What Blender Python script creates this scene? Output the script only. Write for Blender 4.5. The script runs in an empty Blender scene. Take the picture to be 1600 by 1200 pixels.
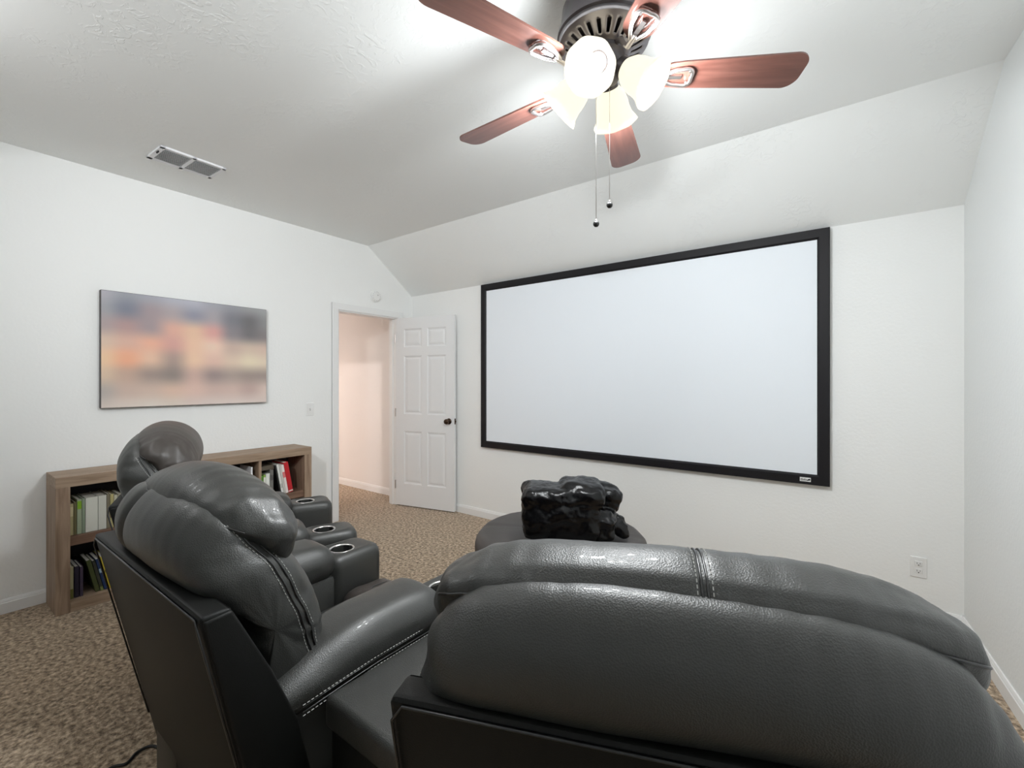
import bpy, bmesh, math, random
from mathutils import Vector, Matrix, noise
random.seed(7)
C = bpy.context.scene.collection
SC = bpy.context.scene
PI = math.pi
EYE = 1.353

# ---------------------------------------------------------------- camera
cam_d = bpy.data.cameras.new('camera'); cam = bpy.data.objects.new('camera', cam_d); C.objects.link(cam)
cam.location = (0, 0, EYE); cam.rotation_euler = (PI/2, 0, math.radians(36.5))
cam_d.sensor_width = 36; cam_d.lens = 15.75; cam_d.shift_y = -0.003; cam_d.clip_start = 0.02
SC.camera = cam
# ---------------------------------------------------------------- world, exposure
w = bpy.data.worlds.new('world'); SC.world = w; w.use_nodes = True
w.node_tree.nodes['Background'].inputs[0].default_value = (0.9, 0.95, 1, 1)
w.node_tree.nodes['Background'].inputs[1].default_value = 0.02
SC.view_settings.view_transform = 'Standard'; SC.view_settings.look = 'None'
SC.view_settings.gamma = 1; SC.view_settings.use_curve_mapping = False
SC.view_settings.exposure = 1.42
SC.cycles.use_denoising = True
SC.cycles.max_bounces = 10; SC.cycles.diffuse_bounces = 8
SC.cycles.sample_clamp_indirect = 6
FAN = Vector((-0.665, 1.43, 2.40))
BULB_W = 8.0          # watts of each bulb's point light
SHADE_E = 0.42         # emission of the lit frosted shades
# added fill lights, unseen behind the camera, to brighten the room's left side
# (a dome and a spot; built as things further down)
FILL_DOME = Vector((-2.45, -0.30, 2.741)); FILL_DOME_W = 4.0
FILL_SPOT = Vector((-0.9, -0.85, 2.741)); FILL_SPOT_AIM = Vector((-3.7, 2.7, 2.05)); FILL_SPOT_W = 66.0
HALL_W = 30.0

# ---------------------------------------------------------------- materials
def srgb(r, g, b):
    f = lambda c: (c/255/12.92) if c/255 <= .04045 else ((c/255+.055)/1.055)**2.4
    return (f(r), f(g), f(b), 1)

def mat(name, col, rough=.5, metal=0, spec=.5, bump=None, var=None, coat=0, sheen=0):
    """bump=(scale, strength, distance, kind); var=(scale, colour2, lo, hi)"""
    m = bpy.data.materials.new(name); m.use_nodes = True
    nt = m.node_tree; b = nt.nodes['Principled BSDF']
    if len(col) == 3: col = (*col, 1)
    b.inputs['Base Color'].default_value = col
    b.inputs['Roughness'].default_value = rough
    b.inputs['Metallic'].default_value = metal
    b.inputs['Specular IOR Level'].default_value = spec
    b.inputs['Coat Weight'].default_value = coat
    b.inputs['Sheen Weight'].default_value = sheen
    tc = nt.nodes.new('ShaderNodeTexCoord')
    if var:
        n = nt.nodes.new('ShaderNodeTexNoise'); n.inputs['Scale'].default_value = var[0]
        n.inputs['Detail'].default_value = 5
        nt.links.new(tc.outputs['Object'], n.inputs['Vector'])
        r = nt.nodes.new('ShaderNodeValToRGB')
        r.color_ramp.elements[0].position = var[2]; r.color_ramp.elements[1].position = var[3]
        r.color_ramp.elements[0].color = col
        r.color_ramp.elements[1].color = var[1] if len(var[1]) == 4 else (*var[1], 1)
        nt.links.new(n.outputs['Fac'], r.inputs['Fac']); nt.links.new(r.outputs['Color'], b.inputs['Base Color'])
    if bump:
        kind = bump[3] if len(bump) > 3 else 'noise'
        if kind == 'voronoi':
            t = nt.nodes.new('ShaderNodeTexVoronoi'); out = t.outputs['Distance']
        else:
            t = nt.nodes.new('ShaderNodeTexNoise'); t.inputs['Detail'].default_value = 4; out = t.outputs['Fac']
        t.inputs['Scale'].default_value = bump[0]
        nt.links.new(tc.outputs['Object'], t.inputs['Vector'])
        bp = nt.nodes.new('ShaderNodeBump'); bp.inputs['Strength'].default_value = bump[1]
        bp.inputs['Distance'].default_value = bump[2]
        nt.links.new(out, bp.inputs['Height']); nt.links.new(bp.outputs['Normal'], b.inputs['Normal'])
    return m

def emit_mat(name, col, strength):
    m = bpy.data.materials.new(name); m.use_nodes = True
    b = m.node_tree.nodes['Principled BSDF']
    b.inputs['Base Color'].default_value = (.8, .8, .8, 1)
    b.inputs['Emission Color'].default_value = (*col, 1); b.inputs['Emission Strength'].default_value = strength
    return m

def wood(name, c1, c2, scale=(1, 12, 12), rough=.5, coat=0, axis_scale=3.0):
    m = bpy.data.materials.new(name); m.use_nodes = True
    nt = m.node_tree; b = nt.nodes['Principled BSDF']
    tc = nt.nodes.new('ShaderNodeTexCoord'); mp = nt.nodes.new('ShaderNodeMapping')
    mp.inputs['Scale'].default_value = scale
    n = nt.nodes.new('ShaderNodeTexNoise'); n.inputs['Scale'].default_value = axis_scale
    n.inputs['Detail'].default_value = 6; n.inputs['Distortion'].default_value = .6
    r = nt.nodes.new('ShaderNodeValToRGB')
    r.color_ramp.elements[0].color = (*c1, 1); r.color_ramp.elements[1].color = (*c2, 1)
    r.color_ramp.elements[0].position = .32; r.color_ramp.elements[1].position = .68
    nt.links.new(tc.outputs['Object'], mp.inputs['Vector']); nt.links.new(mp.outputs[0], n.inputs['Vector'])
    nt.links.new(n.outputs['Fac'], r.inputs['Fac']); nt.links.new(r.outputs['Color'], b.inputs['Base Color'])
    b.inputs['Roughness'].default_value = rough; b.inputs['Coat Weight'].default_value = coat
    return m

M = {}
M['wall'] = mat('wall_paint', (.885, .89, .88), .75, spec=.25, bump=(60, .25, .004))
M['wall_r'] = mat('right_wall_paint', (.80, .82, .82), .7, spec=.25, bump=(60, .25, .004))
M['wall_b'] = mat('rear_wall_guessed_grey', (.42, .43, .43), .8, spec=.2)  # guessed grey on the unseen wall, cutting bounce onto the recliner backs
M['hall'] = mat('hall_paint', (.82, .80, .78), .8, spec=.2)
M['trim'] = mat('trim_paint', (.84, .84, .835), .35, bump=(25, .05, .002))
M['door'] = mat('door_paint', (.80, .805, .81), .4)
M['leather'] = mat('black_leather', (.027, .0275, .025), .43, spec=.8, bump=(380, .32, .0012, 'voronoi'), coat=.08)
M['leather_matte'] = mat('black_vinyl', (.005, .0053, .0048), .50, spec=.28, bump=(500, .15, .001, 'voronoi'))
M['leather_brown'] = mat('brown_leather', (.05, .041, .036), .45, spec=.65, bump=(420, .2, .001, 'voronoi'))  # browner leather for the footrests and the farthest headrest
M['leather_ottoman'] = mat('charcoal_brown_leather', (.055, .048, .044), .48, spec=.6, bump=(300, .25, .001, 'voronoi'))
M['thread'] = mat('grey_thread', (.42, .42, .40), .6)
M['piping'] = mat('black_piping', (.012, .012, .012), .28, spec=.8)
M['plastic'] = mat('black_plastic', (.01, .01, .01), .4)
M['chrome'] = mat('brushed_steel', (.72, .70, .68), .25, metal=1)
M['nickel'] = mat('satin_nickel', (.62, .58, .57), .3, metal=1)
M['pewter'] = mat('brushed_pewter', (.33, .31, .32), .36, metal=1)
M['nickel_dark'] = mat('dark_pewter', (.10, .09, .095), .38, metal=.75)
M['bronze'] = mat('dark_bronze', (.06, .035, .022), .3, metal=.8)
M['black_velvet'] = mat('black_velvet_frame', (.006, .005, .007), .55, spec=.35)
M['screen'] = mat('matte_screen', (.84, .88, .93), .7, spec=.2)
M['white_plastic'] = mat('white_plastic', (.83, .83, .82), .35)
M['vent'] = mat('vent_enamel', (.80, .80, .82), .4)
M['dark'] = mat('dark_void', (.015, .015, .017), .8)
M['glass_on'] = emit_mat('lit_frosted_glass', (1, .92, .70), SHADE_E)
M['glass_on'].node_tree.nodes['Principled BSDF'].inputs['Base Color'].default_value = (.10, .10, .09, 1)
M['bulb'] = emit_mat('lit_bulb', (1, .97, .92), 30)
M['dome'] = emit_mat('fill_dome_glass', (1, .97, .94), 2.0)  # glow of the added fill dome and spot
M['cherry'] = wood('cherry_blade', (.085, .032, .024), (.14, .058, .044), (1.2, 14, 14), .32, .25)
M['oak'] = wood('weathered_oak', (.25, .17, .11), (.40, .29, .205), (14, 1.2, 14), .55)
M['oak_v'] = wood('weathered_oak_upright', (.22, .145, .095), (.38, .27, .19), (14, 14, 1.2), .55)
M['walnut'] = wood('brown_shelf_board', (.13, .07, .045), (.22, .13, .085), (14, 1.2, 14), .5)
M['case_back'] = mat('dark_back_panel', (.022, .018, .022), .6)
M['fur'] = mat('black_plush', (.0018, .0018, .0024), .27, spec=.36, bump=(150, .4, .002))
M['paper'] = mat('page_paper', (.74, .71, .64), .8, bump=(300, .2, .001))
M['cord'] = mat('black_rubber', (.01, .01, .01), .5)
M['steel_chain'] = mat('steel_chain', (.8, .78, .75), .3, metal=1)

def ceiling_mat():
    m = mat('ceiling_knockdown', (.87, .88, .87), .8, spec=.2)
    nt = m.node_tree; b = nt.nodes['Principled BSDF']
    tc = nt.nodes.new('ShaderNodeTexCoord')
    n = nt.nodes.new('ShaderNodeTexNoise'); n.inputs['Scale'].default_value = 26; n.inputs['Detail'].default_value = 3
    n.inputs['Distortion'].default_value = 1.2
    r = nt.nodes.new('ShaderNodeValToRGB'); r.color_ramp.elements[0].position = .52; r.color_ramp.elements[1].position = .60
    n2 = nt.nodes.new('ShaderNodeTexNoise'); n2.inputs['Scale'].default_value = 3.0
    r2 = nt.nodes.new('ShaderNodeValToRGB'); r2.color_ramp.elements[0].position = .45; r2.color_ramp.elements[1].position = .65
    mul = nt.nodes.new('ShaderNodeMath'); mul.operation = 'MULTIPLY'
    bp = nt.nodes.new('ShaderNodeBump'); bp.inputs['Strength'].default_value = .35; bp.inputs['Distance'].default_value = .004
    L = nt.links.new
    L(tc.outputs['Object'], n.inputs['Vector']); L(tc.outputs['Object'], n2.inputs['Vector'])
    L(n.outputs['Fac'], r.inputs['Fac']); L(n2.outputs['Fac'], r2.inputs['Fac'])
    L(r.outputs['Color'], mul.inputs[0]); L(r2.outputs['Color'], mul.inputs[1])
    L(mul.outputs[0], bp.inputs['Height']); L(bp.outputs['Normal'], b.inputs['Normal'])
    return m
M['ceiling'] = ceiling_mat()

def carpet_mat():
    m = bpy.data.materials.new('brown_carpet'); m.use_nodes = True
    nt = m.node_tree; b = nt.nodes['Principled BSDF']; L = nt.links.new
    b.inputs['Roughness'].default_value = .95; b.inputs['Specular IOR Level'].default_value = .1
    b.inputs['Sheen Weight'].default_value = .25; b.inputs['Sheen Roughness'].default_value = .5
    tc = nt.nodes.new('ShaderNodeTexCoord')
    n = nt.nodes.new('ShaderNodeTexNoise'); n.inputs['Scale'].default_value = 48; n.inputs['Detail'].default_value = 7
    n.inputs['Roughness'].default_value = .65
    r = nt.nodes.new('ShaderNodeValToRGB')
    e = r.color_ramp.elements
    e[0].position = .36; e[0].color = (.12, .074, .040, 1)
    e[1].position = .66; e[1].color = (.84, .67, .48, 1)
    k = e.new(.5); k.color = (.44, .32, .208, 1)
    n3 = nt.nodes.new('ShaderNodeTexNoise'); n3.inputs['Scale'].default_value = 5; n3.inputs['Detail'].default_value = 3
    mx = nt.nodes.new('ShaderNodeMix'); mx.data_type = 'RGBA'; mx.blend_type = 'MULTIPLY'; mx.inputs[0].default_value = .25
    L(tc.outputs['Object'], n.inputs['Vector']); L(tc.outputs['Object'], n3.inputs['Vector'])
    L(n.outputs['Fac'], r.inputs['Fac']); L(r.outputs['Color'], mx.inputs[6]); L(n3.outputs['Fac'], mx.inputs[7])
    L(mx.outputs[2], b.inputs['Base Color'])
    bp = nt.nodes.new('ShaderNodeBump'); bp.inputs['Strength'].default_value = .9; bp.inputs['Distance'].default_value = .012
    L(n.outputs['Fac'], bp.inputs['Height']); L(bp.outputs['Normal'], b.inputs['Normal'])
    return m
M['carpet'] = carpet_mat()

# ---------------------------------------------------------------- mesh helpers
def link(name, verts, faces, m, parent=None, smooth=False, loc=None, rot=None, sharp=None):
    me = bpy.data.meshes.new(name)
    me.from_pydata([tuple(v) for v in verts], [], faces); me.update()
    bm = bmesh.new(); bm.from_mesh(me); bmesh.ops.recalc_face_normals(bm, faces=bm.faces[:]); bm.to_mesh(me); bm.free()
    if smooth:
        me.polygons.foreach_set('use_smooth', [True]*len(me.polygons))
        if sharp: me.set_sharp_from_angle(angle=math.radians(sharp))
    if m is not None: me.materials.append(m if not isinstance(m, str) else M[m])
    o = bpy.data.objects.new(name, me); C.objects.link(o)
    if parent is not None: o.parent = parent
    if loc is not None: o.location = loc
    if rot is not None: o.rotation_euler = rot
    return o

class MB:
    def __init__(s): s.v = []; s.f = []
    def add(s, vs, fs, mx=None):
        k = len(s.v)
        for v in vs:
            v = Vector(v)
            s.v.append(mx @ v if mx is not None else v)
        s.f += [tuple(i+k for i in f) for f in fs]
        return s
    def box(s, x0, x1, y0, y1, z0, z1, mx=None):
        vs = [(x0,y0,z0),(x1,y0,z0),(x1,y1,z0),(x0,y1,z0),(x0,y0,z1),(x1,y0,z1),(x1,y1,z1),(x0,y1,z1)]
        return s.add(vs, [(0,3,2,1),(4,5,6,7),(0,1,5,4),(1,2,6,5),(2,3,7,6),(3,0,4,7)], mx)
    def bbox(s, x0, x1, y0, y1, z0, z1, b=.006, mx=None, seg=2):
        bm = bmesh.new(); bmesh.ops.create_cube(bm, size=1)
        for v in bm.verts:
            v.co = Vector(((x0+x1)/2+v.co.x*(x1-x0), (y0+y1)/2+v.co.y*(y1-y0), (z0+z1)/2+v.co.z*(z1-z0)))
        bmesh.ops.bevel(bm, geom=bm.edges[:], offset=b, segments=seg, profile=.5, affect='EDGES')
        bm.verts.ensure_lookup_table(); bm.verts.index_update()
        s.add([v.co.copy() for v in bm.verts], [tuple(v.index for v in f.verts) for f in bm.faces], mx); bm.free()
        return s
    def prism(s, pts, axis, a0, a1, mx=None):
        """pts 2-D polygon, extruded along axis ('x','y','z')"""
        def P(p, a):
            return {'x': (a, p[0], p[1]), 'y': (p[0], a, p[1]), 'z': (p[0], p[1], a)}[axis]
        n = len(pts)
        vs = [P(p, a0) for p in pts]+[P(p, a1) for p in pts]
        fs = [tuple(range(n))[::-1], tuple(range(n, 2*n))]+[(i, (i+1) % n, n+(i+1) % n, n+i) for i in range(n)]
        return s.add(vs, fs, mx)
    def lathe(s, prof, n=32, mx=None, caps=True):
        vs = []; fs = []
        for r, z in prof:
            for i in range(n):
                a = 2*PI*i/n; vs.append((r*math.cos(a), r*math.sin(a), z))
        for j in range(len(prof)-1):
            for i in range(n):
                fs.append((j*n+i, j*n+(i+1) % n, (j+1)*n+(i+1) % n, (j+1)*n+i))
        if caps:
            if prof[0][0] > 1e-4: fs.append(tuple(range(n))[::-1])
            if prof[-1][0] > 1e-4: fs.append(tuple((len(prof)-1)*n+i for i in range(n)))
        return s.add(vs, fs, mx)
    def tube(s, pts, r, n=8, closed=False, mx=None, rf=None):
        pts = [Vector(p) for p in pts]; N = len(pts); vs = []; fs = []
        up = None
        for i, p in enumerate(pts):
            a = pts[(i-1) % N] if (closed or i > 0) else p
            b = pts[(i+1) % N] if (closed or i < N-1) else p
            t = (b-a).normalized() if (b-a).length > 1e-9 else Vector((0, 0, 1))
            if up is None:
                up = Vector((0, 0, 1)) if abs(t.z) < .9 else Vector((1, 0, 0))
            u = (up-t*up.dot(t)).normalized(); v = t.cross(u); up = u
            rr = r*(rf(i/(N-1)) if rf else 1)
            for k in range(n):
                q = 2*PI*k/n; vs.append(p+u*rr*math.cos(q)+v*rr*math.sin(q))
        for i in range(N if closed else N-1):
            j = (i+1) % N
            for k in range(n): fs.append((i*n+k, i*n+(k+1) % n, j*n+(k+1) % n, j*n+k))
        if not closed: fs += [tuple(range(n))[::-1], tuple((N-1)*n+k for k in range(n))]
        return s.add(vs, fs, mx)
    def build(s, name, m, parent=None, smooth=False, sharp=None, **k):
        return link(name, s.v, s.f, m, parent, smooth, sharp=sharp, **k)

def rrect(w, h, r, n=6, cx=0, cy=0):
    pts = []
    for sx, sy, a0 in ((1, 1, 0), (-1, 1, 90), (-1, -1, 180), (1, -1, 270)):
        for i in range(n+1):
            a = math.radians(a0+90*i/n)
            pts.append((cx+sx*(w/2-r)+r*math.cos(a), cy+sy*(h/2-r)+r*math.sin(a)))
    return pts

def catmull(pts, n, closed=True):
    pts = [Vector(p) for p in pts]; N = len(pts); out = []
    segs = N if closed else N-1
    for k in range(n):
        t = k*segs/(n if closed else (n-1)); i = int(min(t, segs-1e-6)); f = t-i
        g = (lambda j: pts[j % N]) if closed else (lambda j: pts[max(0, min(N-1, j))])
        p0, p1, p2, p3 = g(i-1), g(i), g(i+1), g(i+2)
        out.append(.5*((2*p1)+(p2-p0)*f+(2*p0-5*p1+4*p2-p3)*f*f+(3*p1-p0-3*p2+p3)*f**3))
    return out

def thing(name, label, cat, loc=(0, 0, 0), rz=0, group=None):
    o = bpy.data.objects.new(name, None); C.objects.link(o); o.empty_display_size = .1
    o.location = loc; o.rotation_euler = (0, 0, rz)
    return tag(o, label, cat, group)
def tag(o, label, cat, group=None):
    o['label'] = label; o['category'] = cat
    if group: o['group'] = group
    return o
def struct(o): o['kind'] = 'structure'; return o

# ================================================================ ROOM SHELL
XL = -3.93; YF = 3.40; HW = 2.305; HC = 2.741; YC = 2.822; YB = -1.15
XR0 = .523
def xr(y): return XR0+(YF-y)*.0637
T = .12
DY0, DY1, DH = 2.475, 3.20, 2.045     # door opening in the left wall
XH = -6.3                             # far end of the hall
struct(MB().box(XH-.2, 1.3, YB-.2, YF+.2, -.1, 0).build('floor', 'carpet'))
# ceiling: flat part and the sloped part over the screen wall, one piece
cl = MB()
cl.prism([(YB-T, HC), (YC, HC), (YF+.02, HW-.015), (YF+T, HW-.015), (YF+T, HC+.1), (YB-T, HC+.1)], 'x', XL-T, 1.3)
struct(cl.build('ceiling', 'ceiling'))
# left wall with door opening
top = lambda y: HC if y <= YC else HC-(HC-HW)*(y-YC)/(YF-YC)
wl = MB()
wl.prism([(YB-T, 0), (DY0, 0), (DY0, HC), (YB-T, HC)], 'x', XL-T, XL)
wl.prism([(DY0, DH), (DY1, DH), (DY1, top(DY1)), (YC, HC), (DY0, HC)], 'x', XL-T, XL)
wl.prism([(DY1, 0), (YF, 0), (YF, HW), (DY1, top(DY1))], 'x', XL-T, XL)
struct(wl.build('wall_left', 'wall'))
struct(MB().box(XL-T, .7, YF, YF+T, 0, HW+.02).build('wall_front', 'wall'))
xb = xr(YB-T)
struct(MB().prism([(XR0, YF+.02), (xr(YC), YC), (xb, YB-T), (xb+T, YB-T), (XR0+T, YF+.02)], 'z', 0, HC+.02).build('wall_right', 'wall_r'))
struct(MB().box(XL-T, xb+T, YB-T, YB, 0, HC).build('wall_back', 'wall_b'))
# hall beyond the door
struct(MB().box(XH, XL-T, YF, YF+T, 0, 2.5).build('wall_hall_front', 'hall'))
struct(MB().box(XH-T, XH, .2, YF+T, 0, 2.5).build('wall_hall_end', 'hall'))
hb = MB()
hb.box(-5.17, XL-T, 1.72, 1.84, 0, 2.5); hb.box(-6.12, -5.17, 1.72, 1.84, 2.03, 2.5); hb.box(XH, -6.12, 1.72, 1.84, 0, 2.5)
struct(hb.build('wall_hall_back', 'hall'))
struct(MB().box(XH, XL-T, .08, .2, 0, 2.5).build('wall_hall_room', 'hall'))
struct(MB().box(XH-T, XL-T, .08, YF+T, 2.44, 2.54).build('ceiling_hall', 'hall'))

# baseboards
BBP = [(0, 0), (.014, 0), (.014, .062), (.011, .066), (.011, .070), (.006, .082), (0, .082)]
def baseboard(name, p0, p1, m='trim'):
    p0 = Vector((*p0, 0)); p1 = Vector((*p1, 0)); d = (p1-p0); L = d.length; ang = math.atan2(d.y, d.x)
    # profile pushes to the left of the direction of travel
    b = MB().prism(BBP, 'x', 0, L)
    return struct(b.build(name, m, loc=p0, rot=(0, 0, ang)))
baseboard('baseboard_left', (XL, DY0-.075), (XL, YB)).location.x += 0
baseboard('baseboard_front', (XR0, YF), (XL, YF)).rotation_euler = (0, 0, PI)
baseboard('baseboard_right', (xr(YB), YB), (XR0, YF))
baseboard('baseboard_back', (XL, YB), (xb, YB))
baseboard('baseboard_hall', (XL-T, YF), (XH, YF))
# the left one travels towards -Y, so its profile must point +X (left of travel): correct as built

# door casing and jamb
CW = .062
def casing(name, side):
    b = MB()
    x0, x1 = (XL, XL+.016) if side > 0 else (XL-T-.016, XL-T)
    for (y0, y1) in ((DY0-CW, DY0+.004), (DY1-.004, DY1+CW)):
        b.bbox(x0, x1, y0, y1, 0, DH+.0, .004)
        b.bbox(x0 if side < 0 else x0+.004, x1+.006 if side > 0 else x1, y0 if y0 < DY0-.01 else y1-.016, (y0+.016) if y0 < DY0-.01 else y1, 0, DH+CW-.002, .003)
    b.bbox(x0, x1, DY0-CW, DY1+CW, DH-.004, DH+CW, .004)
    return struct(b.build(name, 'trim'))
casing('trim_1', 1); casing('trim_2', -1)
jb = MB()
jb.box(XL-T, XL, DY0, DY0+.016, 0, DH); jb.box(XL-T, XL, DY1-.016, DY1, 0, DH); jb.box(XL-T, XL, DY0, DY1, DH-.016, DH)
jb.box(XL-T+.03, XL-.05, DY0+.016, DY0+.028, 0, DH-.016); jb.box(XL-T+.03, XL-.05, DY1-.028, DY1-.016, 0, DH-.016)
struct(jb.build('trim_3', 'trim'))
sp = struct(MB().bbox(XL-.045, XL-.012, DY0+.0155, DY0+.0185, .90, .96, .001).build('trim_4', 'bronze'))
sp['label'] = 'small dark strike plate on the door jamb'

# ---- six panel door leaf, hinged at the far jamb, swung into the room
def make_door():
    W, H, TH = .735, 2.02, .035
    cols = [(0, .105), (.105, .335), (.335, .405), (.405, .635), (.635, W)]
    rows = [(0, .235), (.235, .80), (.80, .985), (.985, 1.61), (1.61, 1.705), (1.705, 1.90), (1.90, H)]
    b = MB()
    for side in (0, 1):
        y = TH if side else 0
        s = -1 if side else 1
        for i, (x0, x1) in enumerate(cols):
            for j, (z0, z1) in enumerate(rows):
                if i in (1, 3) and j in (1, 3, 5):
                    loops = []
                    for ins, dep in ((0, 0), (.008, .007), (.02, .009), (.034, .004), (.05, .0025)):
                        loops.append([(x0+ins, y+s*dep, z0+ins), (x1-ins, y+s*dep, z0+ins), (x1-ins, y+s*dep, z1-ins), (x0+ins, y+s*dep, z1-ins)])
                    vs = [p for l in loops for p in l]; fs = []
                    for k in range(len(loops)-1):
                        for q in range(4): fs.append((k*4+q, k*4+(q+1) % 4, (k+1)*4+(q+1) % 4, (k+1)*4+q))
                    k = len(loops)-1; fs.append((k*4, k*4+1, k*4+2, k*4+3))
                    b.add(vs, fs)
                else:
                    b.add([(x0, y, z0), (x1, y, z0), (x1, y, z1), (x0, y, z1)], [(0, 1, 2, 3)])
    b.add([(0, 0, 0), (W, 0, 0), (W, TH, 0), (0, TH, 0), (0, 0, H), (W, 0, H), (W, TH, H), (0, TH, H)],
          [(0, 1, 2, 3), (4, 5, 6, 7), (0, 3, 7, 4), (1, 2, 6, 5)])
    me = b
    d = me.build('door_1', 'door')
    bmx = bmesh.new(); bmx.from_mesh(d.data); bmesh.ops.remove_doubles(bmx, verts=bmx.verts[:], dist=1e-5)
    bmesh.ops.recalc_face_normals(bmx, faces=bmx.faces[:]); bmx.to_mesh(d.data); bmx.free()
    struct(d)
    rx = Matrix.Translation((W-.062, 0, .925)) @ Matrix.Rotation(PI/2, 4, 'X')
    kb = MB()
    kb.lathe([(.0, 0), (.031, 0), (.031, .004), (.026, .009), (.012, .011), (.0105, .026), (.014, .032), (.025, .038), (.0285, .048), (.0265, .058), (.016, .065), (0, .066)], 24, rx)
    k = kb.build('door_knob', 'bronze', d, True, 40); k['label'] = 'round dark bronze knob'
    rx2 = Matrix.Translation((W-.062, TH, .925)) @ Matrix.Rotation(-PI/2, 4, 'X')
    k2 = MB().lathe([(.0, 0), (.031, 0), (.031, .004), (.012, .011), (.0105, .02), (.022, .026), (.024, .034), (.014, .041), (0, .042)], 24, rx2).build('door_knob', 'bronze', d, True, 40)
    MB().bbox(W-.001, W+.002, .006, TH-.006, .895, .955, .0008).build('latch_plate', 'bronze', d)
    MB().bbox(W+.001, W+.012, .012, TH-.012, .916, .934, .003).build('latch_bolt', 'bronze', d)
    for z in (.22, 1.0, 1.8):
        MB().lathe([(.006, -.045), (.006, .045)], 12, Matrix.Translation((-.006, -.004, z))).build('hinge', 'nickel', d, True, 40)
    return d
door = make_door()
door.location = (XL+.012, 3.172, .012); door.rotation_euler = (0, 0, math.radians(12.5))

# ================================================================ WALL THINGS
# projector screen on the front wall
def make_screen():
    x0, x1, z0, z1 = -2.871, -.067, .703, 2.297
    t = thing('projector_screen', 'large blank white projection screen in a black frame on the wall', 'screen', ((x0+x1)/2, YF, z0))
    cx = (x0+x1)/2; fw = .065; y1 = -.012; y0 = -.040
    a, b2, hh = x0-cx, x1-cx, z1-z0
    fr = MB()
    # mitred frame members with a bevelled inner lip
    def member(p, q, nx, nz):
        pass
    outer = [(a, 0), (b2, 0), (b2, hh), (a, hh)]
    def inset(d): return [(a+d, d), (b2-d, d), (b2-d, hh-d), (a+d, hh-d)]
    y1 = -.001
    rings = [(outer, y1), (outer, y0+.004), (inset(.004), y0), (inset(fw-.012), y0), (inset(fw), y0+.012), (inset(fw), y1)]
    vs = [(p[0], y, p[1]) for ring, y in rings for p in ring]; fs = []
    for k in range(len(rings)):
        k2 = (k+1) % len(rings)
        for q in range(4): fs.append((k*4+q, k*4+(q+1) % 4, k2*4+(q+1) % 4, k2*4+q))
    fr.add(vs, fs); fr.build('frame', 'black_velvet', t)
    MB().box(a+fw-.002, b2-fw+.002, y0+.012, y0+.016, fw-.002, hh-fw+.002).build('screen_surface', 'screen', t)
    # small maker's plate at lower right of the frame
    px = b2-.126
    pl = MB().box(px-.029, px+.029, y0-.0015, y0+.0005, .018, .044).build('name_plate', 'white_plastic', t)
    pl['label'] = 'small white plate with black lettering and swoosh'
    mk = MB(); yy = y0-.0022
    x = px-.024
    for wd, h0, h1 in ((.004, .026, .036), (.002, .026, .039), (.003, .026, .034), (.004, .026, .034), (.002, .026, .037), (.004, .026, .034)):
        mk.box(x, x+wd, yy, y0-.0015, h0, h1); x += wd+.0022
    mk.add([(px+.006, yy, .024), (px+.026, yy, .028), (px+.026, yy, .039), (px+.012, yy, .033)], [(0, 1, 2, 3)])
    mk.box(px-.024, px+.004, yy, y0-.0015, .0225, .0238)
    mk.build('lettering', 'plastic', pl)
make_screen()

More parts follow.
